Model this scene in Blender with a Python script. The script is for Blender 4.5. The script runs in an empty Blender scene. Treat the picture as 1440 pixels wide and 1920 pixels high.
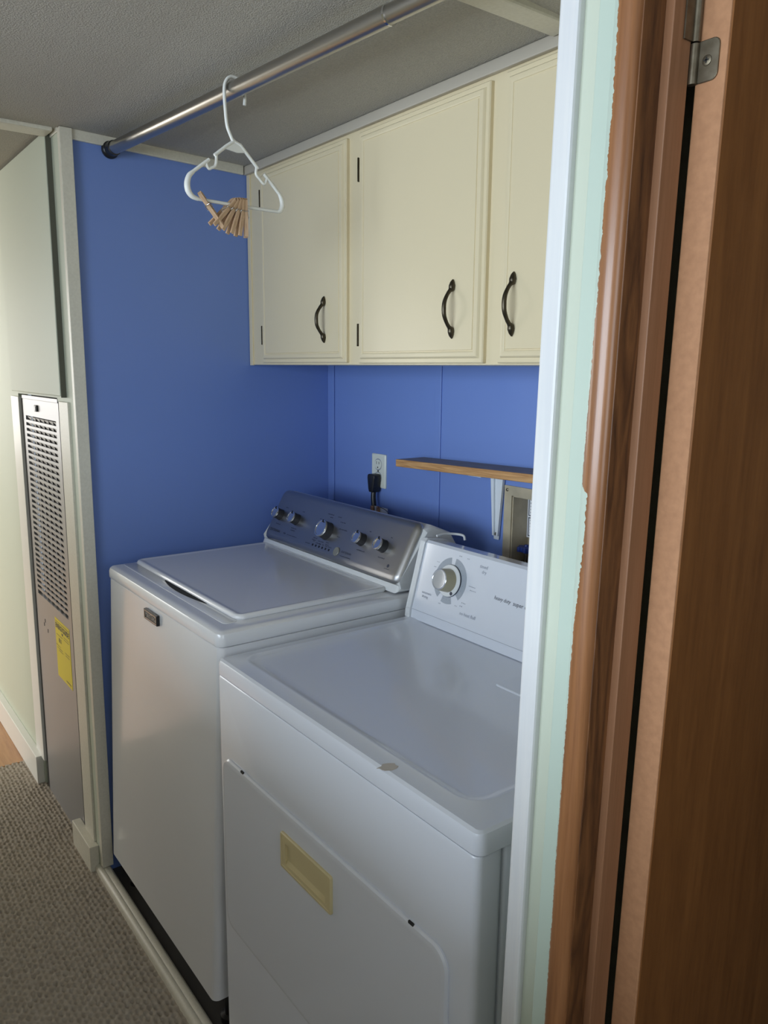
import bpy, bmesh, math, random
from mathutils import Vector, Matrix
random.seed(7)
S = bpy.context.scene
C = S.collection
PI = math.pi

# ------------------------------------------------------------------ camera
CAM = Vector((2.1983, -0.6293, 1.4873)); YAW, PITCH, ROLL, F = 0.9283, -0.1782, 0.0095, 1479.94
fwd = Vector((-math.sin(YAW)*math.cos(PITCH), math.cos(YAW)*math.cos(PITCH), math.sin(PITCH)))
rt = fwd.cross(Vector((0, 0, 1))).normalized(); up = rt.cross(fwd)
r2 = rt*math.cos(ROLL)+up*math.sin(ROLL); u2 = -rt*math.sin(ROLL)+up*math.cos(ROLL)
cd = bpy.data.cameras.new('camera'); cam = bpy.data.objects.new('camera', cd); C.objects.link(cam)
mw = Matrix.Identity(4)
for i in range(3):
    mw[i][0] = r2[i]; mw[i][1] = u2[i]; mw[i][2] = -fwd[i]; mw[i][3] = CAM[i]
cam.matrix_world = mw
cd.sensor_fit = 'VERTICAL'; cd.sensor_height = 24.0; cd.lens = F/1920*24.0; cd.clip_start = 0.02
S.camera = cam

# ------------------------------------------------------------------ world and lights
S.view_settings.view_transform = 'Standard'; S.view_settings.look = 'None'
S.view_settings.gamma = 1.0; S.view_settings.use_curve_mapping = False
S.view_settings.exposure = 0.0
S.cycles.caustics_reflective = False; S.cycles.caustics_refractive = False
W = bpy.data.worlds.new('world'); S.world = W; W.use_nodes = True
W.node_tree.nodes['Background'].inputs[0].default_value = (0.72, 0.85, 1.0, 1)
W.node_tree.nodes['Background'].inputs[1].default_value = 0.5

def area(name, loc, target, sx, sy, power, col):
    l = bpy.data.lights.new(name, 'AREA'); l.shape = 'RECTANGLE'; l.size = sx; l.size_y = sy
    l.energy = power; l.color = col
    o = bpy.data.objects.new(name, l); C.objects.link(o); o.location = loc
    o.rotation_euler = (Vector(target)-Vector(loc)).to_track_quat('-Z', 'Y').to_euler()
    return o
# daylight through the living-room window (left, behind the hall partition) and an added fill lamp at the hall's other end
area('window_daylight_living', (-2.75, -3.3, 1.45), (-2.75, 0, 1.45), 3.1, 1.15, 85, (1.0, 0.97, 0.91))
area('window_daylight_far', (-4.42, -1.9, 1.45), (0, -1.9, 1.45), 2.4, 1.15, 42, (1.0, 0.97, 0.92))
area('window_daylight_kitchen', (1.5, -3.3, 1.45), (1.5, 0, 1.45), 3.0, 1.15, 118, (0.76, 0.88, 1.0))
area('fill_light_hall', (3.25, -0.52, 1.5), (0, -0.52, 1.5), 0.7, 0.8, 6, (0.86, 0.93, 1.0))  # added fill lamp, brightens the faces turned to the hall's right end

# ------------------------------------------------------------------ helpers
def link(o):
    C.objects.link(o); return o
def tag(o, label, cat, group=None, kind=None):
    o['label'] = label; o['category'] = cat
    if group: o['group'] = group
    if kind: o['kind'] = kind
    return o
def empty(name, loc, label, cat, group=None, kind=None):
    o = link(bpy.data.objects.new(name, None)); o.location = loc; o.empty_display_size = 0.05
    tag(o, label, cat, group, kind); return o
def obj(name, bm, m, parent=None, smooth=None, label=None):
    bmesh.ops.recalc_face_normals(bm, faces=bm.faces)
    me = bpy.data.meshes.new(name); bm.to_mesh(me); bm.free()
    ms = m if isinstance(m, (list, tuple)) else [m]
    for k in ms: me.materials.append(k)
    if smooth is not None:
        me.polygons.foreach_set('use_smooth', [True]*len(me.polygons))
        me.set_sharp_from_angle(angle=math.radians(smooth))
    o = link(bpy.data.objects.new(name, me))
    if parent is not None:
        p = parent; off = Vector((0, 0, 0))
        while p is not None:
            off += p.location; p = p.parent
        o.parent = parent; o.location = -off if parent.parent is None and parent.type == 'EMPTY' else Vector((0, 0, 0))
    if label: o['label'] = label
    return o
NB = bmesh.new
def box(bm, x0, x1, y0, y1, z0, z1, bev=0, seg=2, mi=0):
    vs = [bm.verts.new(p) for p in ((x0,y0,z0),(x1,y0,z0),(x1,y1,z0),(x0,y1,z0),(x0,y0,z1),(x1,y0,z1),(x1,y1,z1),(x0,y1,z1))]
    fs = [bm.faces.new([vs[i] for i in q]) for q in ((3,2,1,0),(4,5,6,7),(0,1,5,4),(1,2,6,5),(2,3,7,6),(3,0,4,7))]
    for f in fs: f.material_index = mi
    if bev:
        es = list({e for f in fs for e in f.edges})
        bmesh.ops.bevel(bm, geom=es, offset=bev, segments=seg, profile=0.5, affect='EDGES')
    return bm
def bx(*a, **k): return box(NB(), *a, **k)
def frame(o, e1, e2):
    e1 = Vector(e1).normalized(); e2 = Vector(e2).normalized(); n = e1.cross(e2).normalized(); e2 = n.cross(e1)
    m = Matrix.Identity(4)
    for i in range(3):
        m[i][0] = e1[i]; m[i][1] = e2[i]; m[i][2] = n[i]; m[i][3] = o[i]
    return m
def rr_pts(w, h, r, seg=5):
    r = max(min(r, w/2-1e-5, h/2-1e-5), 1e-5); pts = []
    for cx, cy, a0 in ((w/2-r, h/2-r, 0), (-w/2+r, h/2-r, PI/2), (-w/2+r, -h/2+r, PI), (w/2-r, -h/2+r, 3*PI/2)):
        for i in range(seg+1):
            a = a0+PI/2*i/seg; pts.append((cx+r*math.cos(a), cy+r*math.sin(a)))
    return pts
def rr(bm, M, w, h, r, prof, seg=5, cap0=True, cap1=True, mi=0):
    """rounded rectangle centred on frame M, lofted through (inset, height) pairs"""
    loops = []
    for ins, ht in prof:
        loops.append([bm.verts.new(M @ Vector((x, y, ht))) for x, y in rr_pts(w-2*ins, h-2*ins, r-ins if r-ins > 0.0004 else 0.0004, seg)])
    n = len(loops[0])
    for a, b in zip(loops, loops[1:]):
        for i in range(n): bm.faces.new((a[i], a[(i+1) % n], b[(i+1) % n], b[i])).material_index = mi
    if cap0: bm.faces.new(loops[0][::-1]).material_index = mi
    if cap1: bm.faces.new(loops[-1]).material_index = mi
    return bm
def lathe(bm, M, prof, seg=28, mi=0):
    loops = []
    for r, h in prof:
        if r < 1e-6: loops.append([bm.verts.new(M @ Vector((0, 0, h)))])
        else: loops.append([bm.verts.new(M @ Vector((r*math.cos(2*PI*i/seg), r*math.sin(2*PI*i/seg), h))) for i in range(seg)])
    for a, b in zip(loops, loops[1:]):
        if len(a) == 1 and len(b) == 1: continue
        for i in range(seg):
            j = (i+1) % seg
            if len(a) == 1: f = bm.faces.new((a[0], b[j], b[i]))
            elif len(b) == 1: f = bm.faces.new((a[i], a[j], b[0]))
            else: f = bm.faces.new((a[i], a[j], b[j], b[i]))
            f.material_index = mi
    if len(loops[0]) > 1: bm.faces.new(loops[0][::-1]).material_index = mi
    if len(loops[-1]) > 1: bm.faces.new(loops[-1]).material_index = mi
    return bm
def tube(bm, pts, r, seg=10, flat=1.0, ref=None, mi=0):
    pts = [Vector(p) for p in pts]; rs = r if isinstance(r, (list, tuple)) else [r]*len(pts)
    loops = []; prev = None
    for i, p in enumerate(pts):
        t = (pts[min(i+1, len(pts)-1)]-pts[max(i-1, 0)]).normalized()
        if ref is not None: a = Vector(ref)
        elif prev is not None: a = prev
        else: a = Vector((0, 0, 1)) if abs(t.z) < .9 else Vector((1, 0, 0))
        a = (a-t*a.dot(t)).normalized(); prev = a; b = t.cross(a)
        loops.append([bm.verts.new(p+(a*math.cos(2*PI*k/seg)*flat+b*math.sin(2*PI*k/seg))*rs[i]) for k in range(seg)])
    for a, b in zip(loops, loops[1:]):
        for k in range(seg): bm.faces.new((a[k], a[(k+1) % seg], b[(k+1) % seg], b[k])).material_index = mi
    bm.faces.new(loops[0][::-1]).material_index = mi; bm.faces.new(loops[-1]).material_index = mi
    return bm
def smooth_pts(pts, n=6):
    pts = [Vector(p) for p in pts]; out = []
    P = [pts[0]*2-pts[1]]+pts+[pts[-1]*2-pts[-2]]
    for i in range(1, len(P)-2):
        for k in range(n):
            t = k/n; a, b, c, d = P[i-1], P[i], P[i+1], P[i+2]
            out.append(0.5*((2*b)+(c-a)*t+(2*a-5*b+4*c-d)*t*t+(3*b-a-3*c+d)*t*t*t))
    out.append(pts[-1]); return out
def prism(bm, pts2, M, h, mi=0):
    a = [bm.verts.new(M @ Vector((x, y, 0))) for x, y in pts2]; b = [bm.verts.new(M @ Vector((x, y, h))) for x, y in pts2]
    n = len(a)
    for i in range(n): bm.faces.new((a[i], a[(i+1) % n], b[(i+1) % n], b[i])).material_index = mi
    bm.faces.new(a[::-1]).material_index = mi; bm.faces.new(b).material_index = mi
    return bm
def text(bm, s, M, x, y, size, sx=1.0, shear=0.0, align='LEFT', h=0.0004, bold=0.0):
    cu = bpy.data.curves.new('t', 'FONT'); cu.body = s; cu.size = size; cu.align_x = align; cu.align_y = 'CENTER'
    cu.shear = shear; cu.resolution_u = 2; cu.offset = bold
    o = link(bpy.data.objects.new('t', cu)); dg = bpy.context.evaluated_depsgraph_get(); dg.update()
    me = bpy.data.meshes.new_from_object(o.evaluated_get(dg))
    me.transform(Matrix.Translation((x, y, h)) @ Matrix.Diagonal((sx, 1, 1, 1))); me.transform(M)
    bm.from_mesh(me); bpy.data.objects.remove(o); bpy.data.meshes.remove(me); bpy.data.curves.remove(cu)
def dashes(bm, M, x, y, w, hgt, h=0.0004, n=None):
    """row of tiny unreadable print"""
    n = n or max(2, int(w/0.004)); rg = random.Random(int(x*9999)+int(y*7777)); st = w/n
    for i in range(n):
        a = x-w/2+st*i; hh = hgt*rg.uniform(.6, 1)
        vs = [bm.verts.new(M @ Vector(p)) for p in ((a, y-hgt/2, h), (a+st*rg.uniform(.45, .75), y-hgt/2, h), (a+st*.6, y-hgt/2+hh, h), (a, y-hgt/2+hh, h))]
        bm.faces.new(vs)
def cut(o, x0, x1, y0, y1, z0, z1):
    """cut a box-shaped opening into a finished mesh"""
    me = bpy.data.meshes.new('c'); bm = bx(x0, x1, y0, y1, z0, z1); bmesh.ops.recalc_face_normals(bm, faces=bm.faces); bm.to_mesh(me); bm.free()
    c = link(bpy.data.objects.new('c', me)); c.parent = o; 
    md = o.modifiers.new('b', 'BOOLEAN'); md.operation = 'DIFFERENCE'; md.object = c; md.solver = 'EXACT'
    dg = bpy.context.evaluated_depsgraph_get(); dg.update(); nm = bpy.data.meshes.new_from_object(o.evaluated_get(dg))
    o.modifiers.clear(); old = o.data; nm.name = old.name; o.data = nm
    bpy.data.objects.remove(c); bpy.data.meshes.remove(me); bpy.data.meshes.remove(old)
def shear(o, k=0.02, z0=1.5):
    for v in o.data.vertices: v.co.x += k*(v.co.z-z0)

# ------------------------------------------------------------------ materials
def mat(name, col, rough=0.5, metal=0.0, spec=0.5, coat=0.0, bump=None, vary=None, mask=None, aniso=0.0):
    """bump=(scale,strength,distance[,stretch]); vary=(scale,col2,amount[,stretch])"""
    m = bpy.data.materials.new(name); m.use_nodes = True; nt = m.node_tree; N = nt.nodes; L = nt.links
    b = N['Principled BSDF']; b.inputs['Base Color'].default_value = (*col, 1); b.inputs['Roughness'].default_value = rough
    b.inputs['Metallic'].default_value = metal; b.inputs['Specular IOR Level'].default_value = spec
    b.inputs['Coat Weight'].default_value = coat; b.inputs['Coat Roughness'].default_value = 0.08
    b.inputs['Anisotropic'].default_value = aniso
    tc = N.new('ShaderNodeTexCoord')
    def noise(scale, stretch, detail=3):
        mp = N.new('ShaderNodeMapping'); L.new(tc.outputs['Object'], mp.inputs[0]); mp.inputs['Scale'].default_value = stretch
        n = N.new('ShaderNodeTexNoise'); n.inputs['Scale'].default_value = scale; n.inputs['Detail'].default_value = detail
        L.new(mp.outputs[0], n.inputs['Vector']); return n
    if vary:
        n = noise(vary[0], vary[3] if len(vary) > 3 else (1, 1, 1), 5)
        r = N.new('ShaderNodeValToRGB'); r.color_ramp.elements[0].position = 0.35; r.color_ramp.elements[1].position = 0.7
        r.color_ramp.elements[0].color = (0, 0, 0, 1); r.color_ramp.elements[1].color = (vary[2],)*3+(1,)
        L.new(n.outputs['Fac'], r.inputs[0])
        mx = N.new('ShaderNodeMix'); mx.data_type = 'RGBA'
        mx.inputs['A'].default_value = (*col, 1); mx.inputs['B'].default_value = (*vary[1], 1)
        L.new(r.outputs[0], mx.inputs['Factor']); L.new(mx.outputs['Result'], b.inputs['Base Color'])
    if bump:
        n = noise(bump[0], bump[3] if len(bump) > 3 else (1, 1, 1), 3)
        bp_ = N.new('ShaderNodeBump'); bp_.inputs['Strength'].default_value = bump[1]; bp_.inputs['Distance'].default_value = bump[2]
        L.new(n.outputs['Fac'], bp_.inputs['Height']); L.new(bp_.outputs[0], b.inputs['Normal'])
    return m
def wood(name, c1, c2, stretch=(14, 14, 0.9), rings=6.0, rough=0.45, coat=0.0, dist=3.0, c3=None):
    m = bpy.data.materials.new(name); m.use_nodes = True; nt = m.node_tree; N = nt.nodes; L = nt.links
    b = N['Principled BSDF']; b.inputs['Roughness'].default_value = rough; b.inputs['Coat Weight'].default_value = coat; b.inputs['Coat Roughness'].default_value = 0.15
    tc = N.new('ShaderNodeTexCoord'); mp = N.new('ShaderNodeMapping'); mp.inputs['Scale'].default_value = stretch; L.new(tc.outputs['Object'], mp.inputs[0])
    n1 = N.new('ShaderNodeTexNoise'); n1.inputs['Scale'].default_value = 1.6; n1.inputs['Detail'].default_value = 2; n1.inputs['Distortion'].default_value = 0.6; L.new(mp.outputs[0], n1.inputs['Vector'])
    mu = N.new('ShaderNodeMath'); mu.operation = 'MULTIPLY'; mu.inputs[1].default_value = rings; L.new(n1.outputs['Fac'], mu.inputs[0])
    fr = N.new('ShaderNodeMath'); fr.operation = 'PINGPONG'; fr.inputs[1].default_value = 0.5; L.new(mu.outputs[0], fr.inputs[0])
    n2 = N.new('ShaderNodeTexNoise'); n2.inputs['Scale'].default_value = 14; n2.inputs['Detail'].default_value = 6; n2.inputs['Roughness'].default_value = .7; L.new(mp.outputs[0], n2.inputs['Vector'])
    ad = N.new('ShaderNodeMath'); ad.operation = 'MULTIPLY_ADD'; ad.inputs[1].default_value = 0.7; L.new(fr.outputs[0], ad.inputs[0])
    m3 = N.new('ShaderNodeMath'); m3.operation = 'MULTIPLY'; m3.inputs[1].default_value = .75; L.new(n2.outputs['Fac'], m3.inputs[0]); L.new(m3.outputs[0], ad.inputs[2])
    r = N.new('ShaderNodeValToRGB'); r.color_ramp.elements[0].position = 0.22; r.color_ramp.elements[1].position = 0.8
    r.color_ramp.elements[0].color = (*c2, 1); r.color_ramp.elements[1].color = (*c1, 1); L.new(ad.outputs[0], r.inputs[0])
    L.new(r.outputs[0], b.inputs['Base Color'])
    bp_ = N.new('ShaderNodeBump'); bp_.inputs['Strength'].default_value = .12; bp_.inputs['Distance'].default_value = .001
    L.new(n2.outputs['Fac'], bp_.inputs['Height']); L.new(bp_.outputs[0], b.inputs['Normal'])
    m['out'] = 0
    return m

M_blue = mat('blue_paint', (0.165, 0.262, 0.61), 0.42, bump=(180, .05, .0006), vary=(3, (0.18, 0.275, 0.63), .4))
M_mint = mat('mint_paint', (0.56, 0.605, 0.50), 0.55, bump=(120, .06, .0006))
M_mintlow = M_mint
M_cream = mat('cream_cabinet_paint', (0.73, 0.63, 0.43), 0.28, bump=(160, .14, .0008))
M_white = mat('white_trim_paint', (0.80, 0.80, 0.76), 0.35, bump=(90, .12, .0008, (1, 1, .15)), vary=(220, (0.45, 0.44, 0.40), .0))
M_stripc = mat('warm_grey_strip', (0.52, 0.475, 0.40), 0.45)
M_ivory = mat('ivory_trim_paint', (0.72, 0.69, 0.59), 0.4, bump=(90, .12, .0008), vary=(160, (0.34, 0.30, 0.22), .15))
M_ceil = mat('textured_ceiling', (0.50, 0.475, 0.42), 0.9, bump=(340, .8, .004), vary=(260, (0.36, 0.34, 0.30), .6))
M_enamel = mat('white_enamel', (0.76, 0.77, 0.80), 0.22, coat=0.5, bump=(260, .03, .0004))
M_enamel2 = mat('dryer_enamel', (0.70, 0.735, 0.82), 0.24, coat=0.4, bump=(260, .04, .0004))
M_plast = mat('white_plastic', (0.72, 0.74, 0.76), 0.35)
M_steel = mat('brushed_steel', (0.43, 0.43, 0.44), 0.36, 1.0, bump=(60, .10, .0006, (.6, 30, 30)))
M_chrome = mat('chrome', (0.75, 0.75, 0.76), 0.12, 1.0)
M_knobside = mat('dark_knob_plastic', (0.035, 0.035, 0.04), 0.3)
M_black = mat('black_plastic', (0.012, 0.012, 0.013), 0.35)
M_dark = mat('dark_recess', (0.015, 0.015, 0.016), 0.8)
M_ink = mat('dark_print', (0.05, 0.055, 0.08), 0.5)
M_inklt = mat('grey_print', (0.30, 0.33, 0.40), 0.5)
M_dialgrey = mat('dial_grey', (0.36, 0.40, 0.46), 0.4)
M_tan = mat('tan_plastic', (0.40, 0.36, 0.24), 0.35)
M_handle = mat('yellowed_handle', (0.62, 0.53, 0.30), 0.4)
M_bronze = mat('dark_bronze', (0.055, 0.045, 0.03), 0.33, 0.8, vary=(90, (.12, .1, .07), .5))
M_rod = mat('satin_nickel_rod', (0.46, 0.44, 0.41), 0.29, 1.0, bump=(40, .03, .0004, (.3, 12, 12)))
M_hang = mat('white_hanger_plastic', (0.80, 0.80, 0.76), 0.35)
M_pin = wood('clothespin_wood', (0.64, 0.44, 0.28), (0.34, 0.20, 0.11), (60, 60, 6), 3, .6)
M_shelf = wood('shelf_pine', (0.62, 0.36, 0.15), (0.33, 0.15, 0.05), (1.6, 14, 26), 7, .5)
M_shelftop = mat('dark_shelf_top', (0.27, 0.22, 0.19), 0.55, vary=(14, (0.12, 0.09, 0.08), .6, (1, 6, 1)))  # board top, darker and browner than the pine edges
M_box = mat('tan_outlet_box', (0.52, 0.45, 0.32), 0.45, vary=(18, (0.30, 0.26, 0.19), .6))
M_furn = mat('grey_furnace_sheet', (0.345, 0.34, 0.345), 0.36, 0.30, bump=(30, .04, .0006))
M_yellow = mat('yellow_label', (0.80, 0.66, 0.02), 0.45)
M_copper = mat('copper', (0.72, 0.36, 0.18), 0.3, 1.0, vary=(160, (.2, .09, .04), .6))
M_tagp = mat('white_tag', (0.75, 0.76, 0.8), 0.5)
M_valveblue = mat('blue_valve_handle', (0.02, 0.05, 0.28), 0.4)
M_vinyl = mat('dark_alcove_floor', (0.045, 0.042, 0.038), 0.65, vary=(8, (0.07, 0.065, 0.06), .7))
M_plate = mat('outlet_plate', (0.70, 0.73, 0.66), 0.35)
M_oak = wood('laminate_oak', (0.50, 0.27, 0.12), (0.34, 0.16, 0.065), (1.2, 14, 14), 3, .4)
M_doorface = wood('brown_door_face', (0.29, 0.115, 0.03), (0.16, 0.057, 0.013), (10, 10, 0.9), 2.0, .5)
M_dooredge = mat('bare_door_edge', (0.43, 0.215, 0.105), 0.7, bump=(240, .2, .001), vary=(120, (0.30, 0.14, 0.065), .5))
M_jamb = wood('dark_jamb_wood', (0.22, 0.09, 0.03), (0.045, 0.015, 0.005), (16, 16, 1.6), 7.0, .5)
M_stop = wood('stop_wood', (0.34, 0.165, 0.085), (0.24, 0.11, 0.05), (30, 30, 1.0), 2.0, .5)
M_hinge = mat('worn_hinge_metal', (0.22, 0.19, 0.14), 0.45, 0.9, vary=(70, (.10, .08, .05), .7))
M_wall = mat('plain_wall_paint', (0.62, 0.62, 0.58), 0.7)
M_room = mat('living_room_paint', (0.66, 0.64, 0.56), 0.7)

# casing: varnished wood with a hand-painted, ragged mint stripe along its outer edge
M_casing = wood('casing_wood', (0.33, 0.145, 0.058), (0.20, 0.078, 0.028), (26, 26, 1.0), 4.0, .33, coat=.35)
def paint_edge(m, x_edge, col):
    nt = m.node_tree; N = nt.nodes; L = nt.links; b = N['Principled BSDF']; src = b.inputs['Base Color'].links[0].from_socket
    tc = N.new('ShaderNodeTexCoord'); sp = N.new('ShaderNodeSeparateXYZ'); L.new(tc.outputs['Object'], sp.inputs[0])
    # straighten the lean: x - 0.02*(z-1.5)
    z = N.new('ShaderNodeMath'); z.operation = 'MULTIPLY_ADD'; z.inputs[1].default_value = -0.02; z.inputs[2].default_value = 0.03; L.new(sp.outputs['Z'], z.inputs[0])
    x = N.new('ShaderNodeMath'); x.operation = 'ADD'; L.new(sp.outputs['X'], x.inputs[0]); L.new(z.outputs[0], x.inputs[1])
    rp = N.new('ShaderNodeValToRGB'); rp.color_ramp.interpolation = 'LINEAR'
    e = rp.color_ramp.elements; stops = [(0.0, .40), (.50, .36), (.615, .40), (.66, .52), (.689, .53), (.6905, .33), (.72, .36), (.78, .42), (.86, .46), (1, .40)]
    e[0].position, e[0].color = stops[0][0], (stops[0][1],)*3+(1,); e[1].position, e[1].color = stops[-1][0], (stops[-1][1],)*3+(1,)
    for p_, v_ in stops[1:-1]:
        q = e.new(p_); q.color = (v_, v_, v_, 1)
    zz = N.new('ShaderNodeMath'); zz.operation = 'DIVIDE'; zz.inputs[1].default_value = 2.0; L.new(sp.outputs['Z'], zz.inputs[0]); L.new(zz.outputs[0], rp.inputs[0])
    mp = N.new('ShaderNodeMapping'); mp.inputs['Scale'].default_value = (30, 30, 60); L.new(tc.outputs['Object'], mp.inputs[0])
    n = N.new('ShaderNodeTexNoise'); n.inputs['Scale'].default_value = 4; n.inputs['Detail'].default_value = 4; L.new(mp.outputs[0], n.inputs['Vector'])
    a = N.new('ShaderNodeMath'); a.operation = 'MULTIPLY_ADD'; a.inputs[1].default_value = 0.05; a.inputs[2].default_value = x_edge-0.045; L.new(rp.outputs[0], a.inputs[0])
    a2 = N.new('ShaderNodeMath'); a2.operation = 'MULTIPLY_ADD'; a2.inputs[1].default_value = 0.006; L.new(n.outputs['Fac'], a2.inputs[0]); L.new(a.outputs[0], a2.inputs[2])
    lt = N.new('ShaderNodeMath'); lt.operation = 'LESS_THAN'; L.new(x.outputs[0], lt.inputs[0]); L.new(a2.outputs[0], lt.inputs[1])
    mx = N.new('ShaderNodeMix'); mx.data_type = 'RGBA'; L.new(lt.outputs[0], mx.inputs['Factor']); L.new(src, mx.inputs['A']); mx.inputs['B'].default_value = (*col, 1)
    L.new(mx.outputs['Result'], b.inputs['Base Color'])
paint_edge(M_casing, 1.745, (0.50, 0.595, 0.52))

def carpet_mat():
    m = mat('berber_carpet', (0.46, 0.41, 0.35), 0.95, spec=.1, bump=(700, .6, .003), vary=(60, (0.37, 0.315, 0.25), .8))
    return m
M_carpet = carpet_mat()

# ================================================================== SETTING
HY = -0.02          # hall wall plane
DY = 0.788          # alcove back wall
def struct(name, bm, m, label, cat, smooth=None):
    o = obj(name, bm, m, None, smooth); tag(o, label, cat, kind='structure'); return o

# floors
def carpet():
    bm = NB(); x0, x1, y0, y1 = -0.87, 0.78, -0.47, -0.012; st = 0.0034
    nx = int((x1-x0)/st); ny = int((y1-y0)/st); rg = random.Random(3)
    vs = []
    a, b = 0.0225, 0.0130; jit = {}
    def dimple(i, k):
        q = jit.get((i, k))
        if q is None: q = jit[(i, k)] = (rg.uniform(-.16, .16), rg.uniform(-.16, .16), rg.uniform(.65, 1.15))
        return q
    for j in range(ny+1):
        row = []
        for i in range(nx+1):
            x = x0+(x1-x0)*i/nx; y = y0+(y1-y0)*j/ny
            yy = (y+0.0016*math.sin(x*19))/b; k0 = math.floor(yy); dep = 0
            for k in (k0, k0+1):
                off = 0.5 if k % 2 else 0.0; xx = x/a+off; i0 = math.floor(xx)
                for ii in (i0, i0+1):
                    jx, jy, am = dimple(ii, k); dx = (xx-ii-jx)/.36; dy = (yy-k-jy)/.40
                    dep = max(dep, am*math.exp(-(dx*dx+dy*dy)))
            h = 0.0068*(1-dep)+0.0012*math.sin(PI*(yy-k0))+rg.uniform(-.0005, .0005)
            row.append(bm.verts.new((x, y, -0.004+h)))
        vs.append(row)
    for j in range(ny):
        for i in range(nx): bm.faces.new((vs[j][i], vs[j][i+1], vs[j+1][i+1], vs[j+1][i]))
    # the rest of the hall floor, out of view
    for (a0, a1, b0, b1) in ((-0.87, 3.3, -1.0, y0), (x1, 3.3, y0, -0.012)):
        q = [bm.verts.new(p) for p in ((a0, b0, -.002), (a1, b0, -.002), (a1, b1, -.002), (a0, b1, -.002))]; bm.faces.new(q)
    return bm
struct('floor', carpet(), M_carpet, 'beige looped carpet on the hall floor in front of the washer', 'carpet', 60)
struct('floor', bx(-4.5, -0.92, -3.4, -1.05, -0.03, -0.009), M_carpet, 'living room carpet, out of view', 'carpet')
fl = struct('floor', bx(-4.5, -0.885, -1.05, 0.1, -0.03, -0.008), M_oak, 'orange-brown wood floor beyond the carpet edge, far left', 'floor')
for i in range(8):
    y1 = -0.02-0.13*i
    for (xa, xb) in ((-2.2, -1.34), (-1.335, -0.885)) if i % 2 else ((-2.2, -1.62), (-1.615, -0.885)):
        obj('plank', bx(xa, xb, y1-0.128, y1, -0.008, -0.001, bev=.001, seg=1), M_oak, fl)
obj('edge_strip', bx(-0.885, -0.866, -1.0, -0.02, -0.008, 0.001, bev=.002), M_oak, fl)
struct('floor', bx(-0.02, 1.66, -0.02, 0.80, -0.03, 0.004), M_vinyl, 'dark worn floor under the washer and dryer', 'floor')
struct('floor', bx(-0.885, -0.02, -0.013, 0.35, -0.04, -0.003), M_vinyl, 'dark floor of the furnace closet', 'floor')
struct('floor', bx(1.66, 4.2, -0.012, 3.0, -0.03, -0.002), M_carpet, 'carpet of the room behind the brown door', 'carpet')

# ceiling (drops slightly to the back)
bm = NB()
def cz(y): return 2.081-0.034*max(y, 0)
v = [bm.verts.new(p) for p in ((-0.06, -1.1, 2.081), (4.2, -1.1, 2.081), (4.2, 0, 2.081), (-0.06, 0, 2.081), (4.2, 3.0, 2.06), (-0.06, 0.82, cz(.82)), (4.2, .82, cz(.82)))]
bm.faces.new((v[0], v[1], v[2], v[3])); bm.faces.new((v[3], v[2], v[6], v[5])); 
w = [bm.verts.new(p) for p in ((1.6, .82, cz(.82)), (1.6, 3.0, 2.06))]
bm.faces.new((w[0], v[6], v[4], w[1]))
r_ = bmesh.ops.extrude_face_region(bm, geom=list(bm.faces)); bmesh.ops.translate(bm, vec=(0, 0, .05), verts=[e for e in r_['geom'] if isinstance(e, bmesh.types.BMVert)])
struct('ceiling', bm, M_ceil, 'grey popcorn-textured ceiling above the rod and alcove', 'ceiling')
struct('ceiling', bx(-4.5, -0.055, -3.4, 0.0, 2.094, 2.14), M_ceil, 'strip of lighter textured ceiling beyond the batten at far left', 'ceiling')
struct('trim_1', bx(-0.082, -0.012, -1.0, -0.03, 2.072, 2.094, bev=.004), M_ivory, 'ivory ceiling batten crossing the hall at upper left', 'trim')
struct('trim_2', bx(1.175, 1.225, 0.03, 0.492, 2.056, 2.075, bev=.004), M_ivory, 'short ceiling batten behind the white trim at top right', 'trim')

# walls
struct('wall_left', bx(-0.03, 0.0, 0.0, 0.80, 0.0, 2.08), M_blue, 'blue painted side wall behind the washer', 'wall')
bm = NB()
OX0, OX1, OZ0, OZ1 = 0.838, 1.05, 0.98, 1.183
for a in ((-0.03, OX0, 0, 2.09), (OX1, 1.66, 0, 2.09), (OX0, OX1, 0, OZ0), (OX0, OX1, OZ1, 2.09)):
    box(bm, a[0], a[1], DY, DY+0.09, a[2], a[3])
struct('wall_back', bm, M_blue, 'blue panelled back wall under the cabinet', 'wall')
struct('trim_3', bx(0.0, 0.034, DY-0.006, DY, 0.0, 1.5, bev=.002), M_blue, 'blue corner batten left of the power outlet', 'trim')
struct('trim_4', bx(0.536, 0.562, DY-0.004, DY, 0.0, 1.5, bev=.0015), M_blue, 'blue vertical panel batten between outlet and shelf bracket', 'trim')
# hall wall left of the alcove (around the furnace opening)
bm = NB()
for a in ((-0.150, -0.006, 0, 1.39), (-0.17, -0.006, 1.39, 2.094), (-4.5, -0.645, 0, 2.094), (-0.645, -0.17, 1.40, 2.094)):
    box(bm, a[0], a[1], HY, HY+0.03, a[2], a[3])
struct('wall_front', bm, M_mint, 'pale mint hall wall around the furnace at far left', 'wall')
# right partition
bm = NB(); box(bm, 1.65, 1.71, HY, DY+0.05, 0, 2.06)
o = struct('wall_right', bm, M_mint, 'narrow pale mint wall strip between white trim and wood casing', 'wall'); shear(o)
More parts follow.
